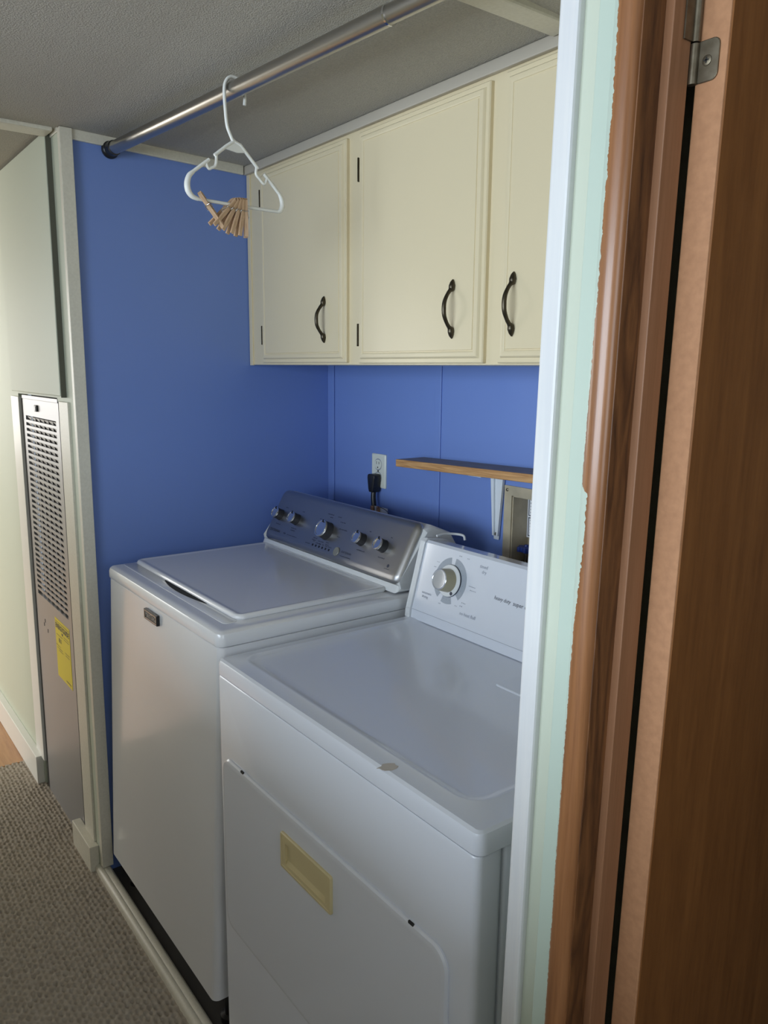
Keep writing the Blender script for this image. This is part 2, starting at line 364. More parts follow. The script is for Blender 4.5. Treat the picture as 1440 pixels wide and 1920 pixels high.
# rest of the hall and living room, out of view
bm = NB()
for a in ((-0.92, 0.45, 0, 2.09), (2.45, 3.3, 0, 2.09), (0.45, 2.45, 0, 1.12), (0.45, 2.45, 2.02, 2.09)): box(bm, a[0], a[1], -1.06, -1.0, a[2], a[3])  # pass-through and sill added to keep light off the low fronts
struct('wall_opposite', bm, M_room, 'unseen hall wall behind the camera, with a wide pass-through added to shape the light', 'wall')
bm = NB(); box(bm, 3.3, 3.36, -3.46, -0.92, 0, 2.09); box(bm, 3.3, 3.36, -.92, -.12, 0, 1.08); box(bm, 3.3, 3.36, -.92, -.12, 1.92, 2.09); box(bm, 3.3, 3.36, -.12, 0.1, 0, 2.09)  # opening added for the hall fill lamp
struct('wall_end', bm, M_room, 'hall end wall behind the camera, with an opening added for the fill lamp', 'wall')
struct('wall_hall', bx(2.58, 3.3, HY, 0.06, 0, 2.09), M_room, 'hall wall beyond the doorway, behind the camera', 'wall')
bm = NB()
for a in ((-4.5, -4.3, 0, 2.09), (-1.2, -0.05, 0, 2.09), (-4.3, -1.2, 0, .85), (-4.3, -1.2, 2.03, 2.09), (3.05, 3.3, 0, 2.09), (-0.05, 3.05, 0, .85), (-0.05, 3.05, 2.03, 2.09)): box(bm, a[0], a[1], -3.46, -3.4, a[2], a[3])
struct('wall_living', bm, M_room, 'living room window wall, out of view', 'wall')
struct('wall_living', bx(-0.98, -0.92, -3.4, -1.06, 0, 2.09), M_room, 'living room side wall, out of view', 'wall')
bm = NB()
for a in ((-3.4, -3.1, 0, 2.09), (-0.7, 0.1, 0, 2.09), (-3.1, -0.7, 0, .85), (-3.1, -0.7, 2.03, 2.09)): box(bm, -4.56, -4.5, a[0], a[1], a[2], a[3])
struct('wall_living', bm, M_room, 'living room far wall, out of view', 'wall')
bm = NB(); box(bm, 1.71, 4.2, 2.95, 3.0, 0, 2.06); box(bm, 4.15, 4.2, 0.06, 2.95, 0, 2.06); box(bm, 1.65, 1.71, .84, 3.0, 0, 2.06)
struct('wall_bedroom', bm, M_room, 'walls of the room behind the brown door', 'wall')

struct('floor', bx(-0.92, 3.3, -3.4, -1.06, -0.03, -0.002), M_oak, 'floor of the room across the hall, out of view', 'floor')
struct('ceiling', bx(-0.92, 3.3, -3.4, -1.06, 2.09, 2.14), M_ceil, 'ceiling of the room across the hall, out of view', 'ceiling')
# trims on the left end of the alcove
struct('trim_5', bx(-0.004, 0.017, -0.0225, 0.009, 0.028, 2.08, bev=.0015), M_ivory, 'ivory corner trim at the left edge of the blue wall', 'trim')
bm = bx(0.0, 0.010, 0.009, 0.49, 2.056, 2.082, bev=.002)
for v_ in bm.verts: v_.co.z -= 0.034*v_.co.y
struct('trim_6', bm, M_ivory, 'ivory strip along the top of the blue side wall', 'trim')
struct('trim_7', bx(-0.070, -0.003, -0.0235, HY, 2.070, 2.094, bev=.001), M_ivory, 'short ivory strip above the mint wall at upper left', 'trim')
bm = NB(); box(bm, -0.136, -0.046, -0.0260, HY+.002, 0.082, 1.392, bev=.0015); box(bm, -0.146, -0.134, -0.0225, -0.005, 0.082, 1.387, bev=.0015)
struct('trim_8', bm, M_ivory, 'chipped ivory moulding right of the grey furnace', 'trim')
bm = NB(); box(bm, -0.735, -0.655, -0.0250, HY+.002, 0.10, 1.39, bev=.0015); box(bm, -0.660, -0.617, -0.0275, -0.01, 0.10, 1.39, bev=.002)
struct('trim_9', bm, M_white, 'white moulding left of the grey furnace', 'trim')
struct('baseboard_left', bx(-2.6, -0.655, -0.046, HY, 0.0, 0.105, bev=.002), M_white, 'white baseboard at the far left of the hall', 'baseboard')
struct('baseboard_right', bx(-0.205, -0.022, -0.047, HY, 0.0, 0.082, bev=.002), M_ivory, 'short ivory baseboard block beside the washer threshold', 'baseboard')
# threshold strip
bm = NB(); nseg = 40; Mx = frame((-0.03, 0, 0), (0, 1, 0), (0, 0, 1))
prof = [(-0.034, -0.004), (-0.034, .012), (-0.030, .020), (-0.022, .0235), (-0.017, .0215), (-0.013, .024), (-0.004, .0245), (0.002, .021), (0.006, .010), (0.006, -0.004)]
prism(bm, prof, Mx, 1.68)
struct('trim_10', bm, M_ivory, 'worn ivory threshold strip along the carpet edge', 'trim', 50)
bm = NB(); box(bm, 0.0, 1.62, 0.493, 0.505, 2.040, 2.0635, bev=.002)
struct('trim_11', bm, M_stripc, 'ivory strip above the cabinet doors', 'trim')

# right-hand trims, door frame and door, all leaning a little
o = struct('trim_12', bx(1.650, 1.6735, -0.029, -0.012, 0.0, 2.06, bev=.003), mat('white_corner_paint', (0.70, 0.705, 0.71), 0.4, bump=(90, .25, .001, (1, 1, .12)), vary=(40, (0.58, 0.60, 0.64), .5, (3, 3, .15))), 'white corner trim at the right edge of the alcove', 'trim'); shear(o)
Mc = frame((0, 0, 0), (1, 0, 0), (0, 1, 0))
prof = [(1.699, HY), (1.699, -0.031), (1.7005, -0.0325), (1.7175, -0.0335), (1.7195, -0.0355), (1.725, -0.0385), (1.731, -0.0392), (1.737, -0.0385), (1.7415, -0.0355), (1.7435, -0.031), (1.744, HY)]
bm = NB(); prism(bm, prof, Mc, 2.04)
o = struct('trim_13', bm, M_casing, 'varnished wood door casing with a ragged mint painted edge', 'trim', 40); shear(o)
bm = NB(); box(bm, 1.71, 1.7445, -0.0295, 0.032, 0, 2.04, bev=.0008)
o = struct('trim_14', bm, M_jamb, 'dark wood door jamb at right', 'door jamb'); shear(o)
bm = NB(); box(bm, 1.7435, 1.753, 0.0, 0.0275, 0, 2.03, bev=.0008)
o = struct('trim_15', bm, M_stop, 'thin lighter wood door stop on the jamb', 'trim'); shear(o)
# door
def build_door():
    DX, DYo = -.0165, -.016
    def dshift(o):
        for v in o.data.vertices: v.co.x += DX; v.co.y += DYo
        shear(o)
    d = empty('door_1', (1.773, 0.034, 0.01), 'open dark brown wood-grain door at the right edge', 'door', kind='structure')
    bm = NB(); box(bm, 1.7735, 1.8020, 0.0515, 0.76, 0.01, 2.02, bev=.0008, seg=1)
    s = obj('door_face', bm, M_doorface, d); dshift(s)
    bm = NB(); box(bm, 1.7725, 1.8010, 0.050, 0.0535, 0.01, 2.02, bev=.0012)
    s = obj('door_edge', bm, M_dooredge, d, label='bare tan door edge'); dshift(s)
    for zc in (1.788, 0.25):
        Mh = frame((0, 0.0500, 0), (1, 0, 0), (0, 0, 1))     # normal -y
        bm = NB()
        for zz, sg in ((zc-.036, -1), (zc+.036, 1)):
            rr(bm, frame((1.7825, .0503, zz), (1, 0, 0), (0, 0, 1)), .023, .034, .006, [(0, 0), (0, .0016), (.0006, .002)], seg=4)
        h = obj('hinge', bm, M_hinge, d); dshift(h)
        bm = NB(); tube(bm, [(1.7715, .047, zc-.053), (1.7715, .047, zc-.0205)], .0042, 10); tube(bm, [(1.7715, .047, zc-.019), (1.7715, .047, zc+.019)], .0042, 10); tube(bm, [(1.7715, .047, zc+.0205), (1.7715, .047, zc+.053)], .0042, 10)
        k = obj('knuckle', bm, M_hinge, h, 40); dshift(k)
        bm = NB(); box(bm, 1.770, 1.7716, .031, .046, zc-.019, zc+.019)
        k = obj('leaf', bm, M_hinge, h); dshift(k)
        for zz in (zc-.036, zc+.036):
            bm = NB(); lathe(bm, frame((1.7835, .0483, zz), (1, 0, 0), (0, 0, 1)), [(.0045, 0), (.0043, .0008), (.003, .0013), (0, .0014)], 16)
            k = obj('screw', bm, M_hinge, h, 40); dshift(k)
            bm = NB(); box(bm, 1.7812, 1.7858, .0466, .0470, zz-.0006, zz+.0006); box(bm, 1.7829, 1.7841, .0466, .0470, zz-.0023, zz+.0023)
            k = obj('screw_slot', bm, M_dark, h); dshift(k)
build_door()

# ================================================================== FURNACE
def furnace():
    f = empty('furnace', (-0.37, 0.0, 0), 'tall grey furnace with louvred grille and yellow label', 'furnace')
    X0, X1, Z0, Z1 = -0.592, -0.166, -0.006, 1.385; yf = -0.0195
    gx0, gx1, gz0, gz1 = -0.562, -0.200, 0.735, 1.332
    bm = NB()
    box(bm, X0, gx0, yf, yf+.012, Z0, Z1); box(bm, gx1, X1, yf, yf+.012, Z0, Z1); box(bm, gx0, gx1, yf, yf+.012, gz1, Z1); box(bm, gx0, gx1, yf, yf+.012, Z0, gz0)
    obj('front_panel', bm, M_furn, f)
    obj('gap_shade_strip', bx(-.6168, X0, yf+.0012, yf+.02, Z0, Z1+.004), M_dark, f); obj('gap_shade_strip', bx(X1, -.1462, yf+.0012, yf+.02, Z0, Z1+.004), M_dark, f)  # black strips stand in for the shade in the side gaps
    bm = NB(); box(bm, X0-.06, X1+.10, 0.022, 0.30, -0.01, 1.41); obj('dark_interior', bm, M_dark, f)  # black box stands in for the unlit furnace inside
    n = 33; pitch = (gz1-gz0)/n
    base = None
    for i in range(1, n):
        z = gz0+pitch*i
        if base is None:
            bm = NB(); box(bm, gx0, gx1, yf, yf+.004, -.0042, .0042); base = obj('slat', bm, M_furn, f); base.location.z += z; z00 = z
        else:
            c = base.copy(); link(c); c.location.z = base.location.z+(z-z00); c.parent = f
    bm = NB(); nc = 7; pw = (gx1-gx0)/nc
    for i in range(n):
        zt = gz0+pitch*(i+1)-.0036; zb = gz0+pitch*i+.0036
        for k in range(nc):
            xa = gx0+pw*k+.006; xb = xa+pw-.0015
            xb = min(xb, gx1-.0005)
            p = [(xa, yf+.003, zt), (xb, yf+.003, zt), (xb-.001, yf+.005, zb-.001), (xa+.016, yf+.008, zb-.001)]
            q = [bm.verts.new(v) for v in p]; q2 = [bm.verts.new(Vector(v)+Vector((0, .001, 0))) for v in p]
            bm.faces.new(q); bm.faces.new(q2[::-1])
            for a in range(4): bm.faces.new((q[a], q2[a], q2[(a+1) % 4], q[(a+1) % 4]))
    t = obj('louver_tabs', bm, M_furn, f); t['kind'] = 'stuff'
    bm = NB(); box(bm, -0.424, -0.398, yf-.006, yf, 1.362-.012, 1.362+.008, bev=.002); l = obj('latch', bm, M_black, f)
    bm = NB(); box(bm, -0.409, -0.402, yf-.0075, yf-.006, 1.352, 1.366, bev=.0005); obj('latch_tab', bm, M_furn, l)
    bm = NB(); box(bm, X0, X1, yf-.002, yf+.003, Z1, Z1+.012, bev=.001); obj('top_rail', bm, M_furn, f)
    # label
    bm = NB(); lx0, lx1, lz0, lz1 = -0.362, -0.200, 0.508, 0.704
    box(bm, lx0, lx1, yf-.0008, yf, lz0, lz1); l = obj('energy_label', bm, M_yellow, f, label='yellow energy label')
    M = frame((lx0, yf-.0008, lz1), (1, 0, 0), (0, 0, 1)); bm = NB(); w = lx1-lx0
    text(bm, 'ENERGYGUIDE', M, w/2, -.024, .023, 0.98, align='CENTER', bold=.0006)
    text(bm, '80.0', M, .05, -.068, .022, .8, align='CENTER')
    def bar(x0, x1, y, t):
        q = [bm.verts.new(M @ Vector(p)) for p in ((x0, y-t/2, .0004), (x1, y-t/2, .0004), (x1, y+t/2, .0004), (x0, y+t/2, .0004))]; bm.faces.new(q)
    bar(.006, w-.006, -.009, .0012); bar(.012, .08, -.052, .0014); bar(.095, w-.01, -.043, .0012); bar(.095, w-.01, -.05, .0014)
    q = [bm.verts.new(M @ Vector(p)) for p in ((.07, -.036, .0004), (.08, -.046, .0004), (.09, -.036, .0004))]; bm.faces.new(q)
    for y, a, b in ((-.088, .03, .055), (-.096, .045, .06), (-.103, .055, .05), (-.091, .125, .05), (-.099, .128, .045)): dashes(bm, M, a, y, b, .0025)
    dashes(bm, M, .125, -.184, .055, .004)
    obj('lettering', bm, M_ink, l)['kind'] = 'stuff'
    for x, z in ((-0.505, .64), (-0.492, .655), (-0.462, .628)): obj('screw_hole', bx(x-.003, x+.003, yf-.0006, yf, z-.006, z+.006), M_dark, f)
furnace()
p = tag(obj('access_panel', bx(-0.665, -0.074, -0.036, HY, 1.408, 2.085, bev=.002), M_mint), 'pale mint access panel above the grey furnace', 'panel')
bm = NB(); box(bm, -0.0742, -0.0705, -0.034, HY, 1.404, 2.08)
obj('edge_shade_strip', bm, mat('panel_edge_shade', (0.10, 0.10, 0.075), .7), p)  # dark strip puts the shade of the panel's side and gap into colour

# ================================================================== WALL CABINET
def cabinet():
    cab = empty('wall_cabinet', (0.8, 0.64, 1.498), 'cream painted wall cabinet with three doors above the laundry machines', 'cabinet')
    yF = 0.505; bm = NB(); box(bm, 0.003, 1.63, yF, DY-.002, 1.4985, 2.055, bev=.0012, seg=1)
    obj('carcass', bm, M_cream, cab)
    bm = NB(); box(bm, 0.003, 0.022, yF-.004, yF+.002, 1.497, 2.04, bev=.001); obj('filler_strip', bm, M_cream, cab)
    prof = [(0, 0), (0, .008), (.002, .0105), (.010, .0105), (.0115, .013), (.014, .0155), (.020, .0165), (.0235, .0150), (.0245, .0135), (.0265, .0135), (.0275, .0155), (.030, .0155)]
    for k, (x0, x1, z0, z1, hx, hinges) in enumerate(((0.095, 0.532, 1.504, 2.030, 0.442, (1.958, 1.583)), (0.586, 1.021, 1.502, 2.030, 0.935, (1.949, 1.570)), (1.062, 1.500, 1.502, 2.032, 1.107, ()))):
        bm = NB(); rr(bm, frame(((x0+x1)/2, yF, (z0+z1)/2), (1, 0, 0), (0, 0, 1)), x1-x0, z1-z0, .0015, prof, seg=1)
        d = obj('door', bm, M_cream, cab, 25)
        zc = 1.612; yd = yF-.0155; hl = (.058, .0595, .0595)[k]
        path = [(hl, .002, .0012), (hl-.006, .0035, .0048), (hl-.013, .0045, .0068), (hl-.019, .006, .0062), (hl-.023, .010, .0042), (hl-.032, .017, .0040), (.014, .0235, .0045), (0, .025, .0048)]
        path = path+[(-a, b, c) for a, b, c in path[-2::-1]]
        pts = smooth_pts([(hx, yd-b, zc+a) for a, b, c in path], 3)
        rs = [c for a, b, c in path]; rr_ = []
        for i in range(len(rs)-1):
            for j in range(3): rr_.append(rs[i]+(rs[i+1]-rs[i])*j/3)
        rr_.append(rs[-1])
        bm = NB(); tube(bm, pts, rr_, 10, ref=(1, 0, 0)); obj('handle', bm, M_bronze, d, 60)
        for hz in hinges:
            bm = NB(); xh = x0-.004 if k else x0-.002
            tube(bm, [(xh-.002, yF-.006, hz-.017), (xh-.002, yF-.006, hz+.017)], .0042, 8)
            box(bm, xh, xh+.003, yF-.013, yF, hz-.027, hz+.027, bev=.0012)
            tube(bm, [(xh-.002, yF-.006, hz-.020), (xh-.002, yF-.006, hz-.0175)], .0036, 8); tube(bm, [(xh-.002, yF-.006, hz+.0175), (xh-.002, yF-.006, hz+.020)], .0036, 8)
            obj('hinge', bm, M_bronze, d, 40)
    return cab
cabinet()

# ================================================================== WASHER
def washer():
    X0, X1, Y0, Y1 = 0.0763, 0.7753, 0.019, 0.70; ZT = 0.9576; ZS = 0.924
    w = empty('washing_machine', ((X0+X1)/2, 0.36, 0.0), 'white top-load washer with brushed steel console, beside the blue wall', 'washer')
    cx, cy = (X0+X1)/2, (Y0+Y1)/2
    bm = NB(); rr(bm, frame((cx, cy+.001, 0), (1, 0, 0), (0, 1, 0)), X1-X0-.004, Y1-Y0-.004, .016, [(.004, .0955), (0, .0975), (0, .5), (0, ZS-.002), (.002, ZS)], seg=5)
    for v in bm.verts:
        t = max(0, 1-(v.co.z-.095)/.83); v.co.x += -.022*t; v.co.y += -.027*t
    obj('body', bm, M_enamel, w, 40)
    # top panel: rim, then a shallow tray in which the lid lies
    bm = NB(); Mt = frame((cx, cy, 0), (1, 0, 0), (0, 1, 0))
    rr(bm, Mt, X1-X0, Y1-Y0, .018, [(.001, ZS+.002), (0, ZS+.004), (0, ZT-.013), (.003, ZT-.005), (.009, ZT-.001), (.016, ZT), (.02, ZT)], seg=6)
    obj('top_panel', bm, M_enamel, w, 35)
    # lid
    lx0, lx1, ly0, ly1 = 0.098, 0.722, 0.088, 0.494
    bm = NB(); rr(bm, frame(((lx0+lx1)/2, (ly0+ly1)/2, ZT), (1, 0, 0), (0, 1, 0)), lx1-lx0, ly1-ly0, .022, [(.004, -.002), (0, .002), (0, .006), (.0025, .010), (.006, .0115), (.010, .0110), (.016, .0095), (.02, .0092)], seg=6)
    lid = obj('lid', bm, M_enamel, w, 35)
    # tray groove and flat dark sheet for the finger recess's shade in front of the lid
    bm = NB()
    gx = [0.10+.62*i/40 for i in range(41)]
    rr(bm, frame(((lx0+lx1)/2, .073, ZT), (1, 0, 0), (0, 1, 0)), lx1-lx0+.006, .034, .012, [(0, -.001), (0, .0004), (.0006, .0008)], seg=4)
    obj('lid_ledge', bm, M_enamel, w, 35)
    bm = NB(); pts = []
    for i in range(25):
        t = i/24; x = .318+.25*t; pts.append((x, .0875-.0155*(math.sin(PI*min(1, t*1.15 if t < .25 else .2875+(t-.25)*.95))**.8)))
    pts += [(.568, .092), (.318, .092)]
    prism(bm, pts, frame((0, 0, ZT+.0009), (1, 0, 0), (0, 1, 0)), .0004)
    obj('recess_shade', bm, M_dark, w)
    # console housing (white) and steel face
    B = Vector((0, .493, .980)); e2 = Vector((0, .074, .135)).normalized()
    fx0, fx1 = .090, .756; Lf = .163
    Mf = frame(((fx0+fx1)/2, B.y+e2.y*Lf/2, B.z+e2.z*Lf/2), (1, 0, 0), e2)
    bm = NB()
    prof2 = [(.484, ZT+.004), (.492, ZT+.022), (.4985, .980), (.570, 1.108), (.596, 1.116), (.655, 1.092), (.676, 1.06), (.682, ZT)]
    prism(bm, prof2, frame((.086, 0, 0), (0, 1, 0), (0, 0, 1)), .677)
    bmesh.ops.bevel(bm, geom=[e for e in bm.edges if abs(e.verts[0].co.x-e.verts[1].co.x) < 1e-5], offset=.010, segments=4, profile=.5, affect='EDGES')
    obj('console_housing', bm, M_plast, w, 35)
    bm = NB(); rr(bm, Mf, fx1-fx0, Lf, .024, [(.004, -.016), (0, -.010), (0, -.002), (.003, .0030), (.008, .0062), (.016, .0082), (.019, .0085)], seg=6)
    face = obj('control_panel', bm, M_steel, w, 30, label='brushed steel control panel')
    face_h = .0085
    # local coordinates on the face: x from centre, y from centre
    cxm = (fx0+fx1)/2
    def loc(s, t): return s-cxm, t-Lf/2
    n = Mf.to_3x3() @ Vector((0, 0, 1))
    for s, t, r, dp in ((.137, .080, .0165, .024), (.232, .080, .0165, .024), (.402, .074, .0245, .026), (.565, .079, .0165, .024), (.658, .079, .0165, .024)):
        x, y = loc(s, t); Mk = Mf @ Matrix.Translation((x, y, face_h))
        bm = NB(); lathe(bm, Mk, [(r*1.06, 0), (r*1.05, .002), (r*1.0, .004), (r*.98, dp-.003), (r*.96, dp-.001)], 32)
        k = obj('knob', bm, M_knobside, w, 40)
        bm = NB(); lathe(bm, Mk, [(r*.985, dp-.004), (r*1.0, dp-.001), (r*.95, dp+.001), (r*.84, dp+.0012), (r*.80, dp-.0006), (r*.74, dp-.0008), (0, dp-.0004)], 32)
        obj('knob_cap', bm, M_chrome, k, 35)
        bm = NB(); a = Mk @ Matrix.Translation((0, r*.80, dp+.0004)); prism(bm, [(-.0022, -.003), (.0022, -.003), (.0024, .0042), (-.0024, .0042)], a, .0016)
        obj('pointer', bm, M_black, k)
    for i in range(6):
        bm = NB(); x, y = loc(.362+i*.0165, .026); lathe(bm, Mf @ Matrix.Translation((x, y, face_h)), [(.0036, 0), (.0034, .0006), (0, .0008)], 12)
        obj('indicator_light', bm, M_black, w)
    x, y = loc(.480, .029)
    bm = NB(); lathe(bm, Mf @ Matrix.Translation((x, y, face_h)), [(.0125, 0), (.0125, .0015), (.011, .0028), (.004, .0024), (0, .0024)], 28)
    obj('start_button', bm, mat('button_grey', (.22, .22, .20), .35), w, 40)
    bm = NB(); Mp = Mf @ Matrix.Translation((0, 0, face_h))
    x, y = loc(.112, .031); text(bm, 'CENTENNIAL', Mp, x, y, .0105, 1.0, bold=.0001)
    x, y = loc(.198, .031); dashes(bm, Mp, x+.004, y, .012, .005, n=2)
    x, y = loc(.245, .030); dashes(bm, Mp, x, y, .055, .0025)
    x, y = loc(.500, .034); text(bm, 'start/pause', Mp, x, y, .0105)
    x, y = loc(.527, .022); dashes(bm, Mp, x, y, .05, .0025)
    for s, t, ww in ((.147, .052, .026), (.238, .053, .030), (.238, .046, .026), (.578, .051, .036), (.668, .050, .028), (.158, .107, .014), (.252, .108, .012), (.388, .122, .030), (.396, .114, .014), (.432, .121, .018), (.456, .109, .026), (.470, .090, .040), (.462, .068, .014), (.345, .082, .014), (.350, .102, .010), (.362, .046, .020), (.360, .040, .022), (.394, .041, .028), (.392, .034, .018), (.426, .044, .014), (.428, .038, .016), (.336, .026, .024), (.362, .037, .008), (.379, .034, .010), (.395, .034, .010), (.412, .034, .010), (.428, .034, .012), (.446, .034, .018), (.585, .106, .008), (.676, .106, .008)):
        x, y = loc(s, t); dashes(bm, Mp, x, y, ww, .0032)
    x, y = loc(.704, .036); lathe(bm, Mp @ Matrix.Translation((x, y, .0002)), [(.0045, 0), (.0042, .0002), (0, .0003)], 14); x, y = loc(.704, .028); dashes(bm, Mp, x, y, .022, .002)
    obj('panel_lettering', bm, M_ink, face)['kind'] = 'stuff'
    # badge
    bm = NB(); Mb = frame((.4065, Y0-.001, .8975), (1, 0, 0), (0, 0, 1))
    rr(bm, Mb, .084, .026, .002, [(0, -.002), (0, .004), (.001, .005), (.004, .005), (.005, .0035), (.006, .0035)], seg=2)
    b = obj('badge', bm, M_black, w, label='black name badge')
    bm = NB(); text(bm, 'MAYTAG', Mb, 0, 0.0, .0185, .92, align='CENTER', h=.0042); obj('lettering', bm, mat('badge_letter_grey', (.42, .42, .42), .4), b)['kind'] = 'stuff'
    bm = NB(); rr(bm, Mb, .074, .019, .001, [(0, .0046), (0, .0052), (.0009, .0052), (.0009, .0046)], seg=1, cap0=False, cap1=False); obj('badge_rim', bm, M_chrome, b)
    for fx in (X0+.03, X1-.06):
        for fy in (Y0+.03, Y1-.06):
            bm = NB(); lathe(bm, frame((fx, fy, .004), (1, 0, 0), (0, 1, 0)), [(.022, 0), (.022, .014), (.012, .018), (.012, .10)], 16); obj('foot', bm, M_black, w, 40)
    bm = NB(); tube(bm, smooth_pts([(.281, .767, 1.128), (.282, .764, 1.11), (.287, .762, 1.085), (.294, .760, 1.055), (.300, .755, 1.02), (.30, .74, .99)], 5), .0078, 12); c = obj('power_cord', bm, M_black, w, 60, label='black power cord with plug')
    bm = NB(); pr = [(-.0165, .006), (-.0185, -.002), (-.012, -.036), (-.010, -.046), (.010, -.046), (.012, -.036), (.0185, -.002), (.0165, .006), (.012, .009), (-.012, .009)]
    prism(bm, pr, frame((.281, DY-.008, 1.168), (1, 0, 0), (0, 0, 1)), .026); bmesh.ops.bevel(bm, geom=list(bm.edges), offset=.002, segments=2, profile=.5, affect='EDGES')
    obj('plug', bm, M_black, c, 50)
    obj('copper_clip', bx(.292, .303, .744, .752, 1.030, 1.084, bev=.003), M_copper, c); obj('copper_clip', bx(.320, .331, .746, .754, 1.030, 1.086, bev=.003), M_copper, c)
    obj('warning_tag', bx(.300, .365, .7555, .7565, 1.03, 1.083), M_tagp, c)
    bm = NB(); tube(bm, smooth_pts([(.327, .748, 1.085), (.345, .748, 1.084), (.375, .748, 1.076), (.40, .748, 1.048), (.402, .748, 1.03)], 5), .0011, 6); obj('wire_loop', bm, M_ink, c)
washer()

# ================================================================== DRYER
def enamel_stained():
    m = M_enamel2
    return m
def dryer():
    X0, X1, Y0, Y1 = .789, 1.5536, .007, .72; ZT = .915; ZS = .881
    d = empty('clothes_dryer', ((X0+X1)/2, .36, 0), 'white front-load dryer with scuffed top, nearest the white corner trim', 'dryer')
    cx, cy = (X0+X1)/2, (Y0+Y1)/2
    bm = NB(); rr(bm, frame((cx, (Y0+.055)/2+.001, 0), (1, 0, 0), (0, 1, 0)), X1-X0-.006, .05, .012, [(.002, .03), (0, .032), (0, ZS-.003), (.002, ZS)], seg=5)
    fp = obj('front_panel', bm, M_enamel2, d, 40)
    bm = NB(); rr(bm, frame((cx, (.056+Y1)/2, 0), (1, 0, 0), (0, 1, 0)), X1-X0-.010, Y1-.060, .006, [(.002, .03), (0, .032), (0, ZS-.003), (.002, ZS)], seg=3)
    obj('body', bm, M_enamel2, d, 40)
    # top
    bm = NB(); Mt = frame((cx, cy, 0), (1, 0, 0), (0, 1, 0))
    rr(bm, Mt, X1-X0, Y1-Y0, .016, [(.002, ZS+.001), (0, ZS+.003), (0, ZT-.010), (.003, ZT-.003), (.008, ZT), (.012, ZT)], seg=6, cap1=False)
    # flat ring then sunken field (centre pushed to the front part of the top)
    fx0, fx1, fy0, fy1 = .814, 1.500, .046, .512
    Mf = frame(((fx0+fx1)/2, (fy0+fy1)/2, 0), (1, 0, 0), (0, 1, 0))
    rr(bm, Mf, fx1-fx0, fy1-fy0, .040, [(-.0015, ZT), (0, ZT+.0003), (.003, ZT+.0004), (.007, ZT-.0006), (.012, ZT-.0022), (.018, ZT-.003)], seg=6, cap0=False)
    # bridge ring between outer loop and field loop
    bm.verts.ensure_lookup_table()
    outer = [v for v in bm.verts if abs(v.co.z-ZT) < 1e-6]
    n = 28; A = outer[-2*n:-n] if False else None
    loops = {}
    lv = list(bm.verts); o1 = lv[5*n:6*n]; i1 = lv[6*n:7*n]
    for i in range(n): bm.faces.new((o1[i], o1[(i+1) % n], i1[(i+1) % n], i1[i]))
    obj('top_panel', bm, M_enamel2, d, 30)
    # lint screen cover
    bm = NB(); rr(bm, frame((1.36, .402, ZT-.003), (1, 0, 0), (0, 1, 0)), .30, .064, .008, [(0, 0), (0, .0016), (.0015, .003), (.004, .003)], seg=3); l = obj('lint_screen_cover', bm, M_enamel2, d, 35)
    bm = NB(); rr(bm, frame((1.262, .418, ZT), (1, 0, 0), (0, 1, 0)), .03, .010, .004, [(0, 0), (0, .004), (.002, .005)], seg=3); obj('lift_tab', bm, M_enamel2, l, 35)
    # door
    dx0, dx1, dz0, dz1 = .816, 1.508, .338, .721
    bm = NB(); Md = frame(((dx0+dx1)/2, Y0+.004, (dz0+dz1)/2), (1, 0, 0), (0, 0, 1))
    rr(bm, Md, dx1-dx0, dz1-dz0, .034, [(.004, -.003), (.004, .003), (.0022, .0045), (.0022, .0075), (.005, .0105), (.010, .0115), (.014, .0115)], seg=7)
    door = obj('door', bm, M_enamel2, d, 30)
    bm = NB(); rr(bm, Md, dx1-dx0+.006, dz1-dz0+.006, .036, [(0, -.003), (0, .0032), (.004, .0032), (.006, .0032)], seg=7); gp = obj('door_gap', bm, mat('door_gap_grey', (.16, .17, .19), .6), door)
    bm = NB()
    bm.free()
    for x in (.905, 1.428): obj('door_stop_notch', bx(x-.006, x+.006, Y0-.0065, Y0-.003, dz1-.008, dz1-.001, bev=.001), M_dark, door)
    # recessed handle
    hx0, hx1, hz0, hz1 = 1.064, 1.229, .609, .678; yh = Y0-.0075
    for q_ in (fp, gp, door): cut(q_, hx0+.012, hx1-.012, Y0-.05, Y0+.03, hz0+.008, hz1-.008)
    bm = NB(); Mh = frame(((hx0+hx1)/2, yh, (hz0+hz1)/2), (1, 0, 0), (0, 0, 1)); W, H = hx1-hx0, hz1-hz0
    rr(bm, Mh, W, H, .004, [(0, 0), (0, .003), (.0015, .005), (.005, .005), (.006, .0042), (.008, .0042)], seg=3, cap1=False)
    nb = 16; lv = list(bm.verts); last = lv[-nb:]
    # pocket: rim -> opening -> slanted floor (deep at the top)
    iw, ih = W/2-.017, H/2-.012
    op = [bm.verts.new(Mh @ Vector(p)) for p in ((iw, ih-.005, .0042), (-iw, ih-.005, .0042), (-iw, -ih, .0042), (iw, -ih, .0042))]
    fl_ = [bm.verts.new(Mh @ Vector(p)) for p in ((iw, ih-.006, -.013), (-iw, ih-.006, -.013), (-iw, -ih, .0035), (iw, -ih, .0035))]
    q = nb//4
    for c in range(4):
        grp = last[c*q:(c+1)*q]
        for a, b in zip(grp, grp[1:]): bm.faces.new((a, b, op[c]))
        nx = last[((c+1)*q) % nb]; bm.faces.new((grp[-1], nx, op[(c+1) % 4], op[c]))
    for c in range(4): bm.faces.new((op[c], op[(c+1) % 4], fl_[(c+1) % 4], fl_[c]))
    bm.faces.new(fl_)
    obj('door_handle', bm, M_handle, door, 25, label='yellowed recessed handle')
    # console
    B = Vector((0, .497, .934)); e2 = Vector((0, .0415, .155)).normalized(); Lf = .160
    cx0, cx1 = .806, 1.545
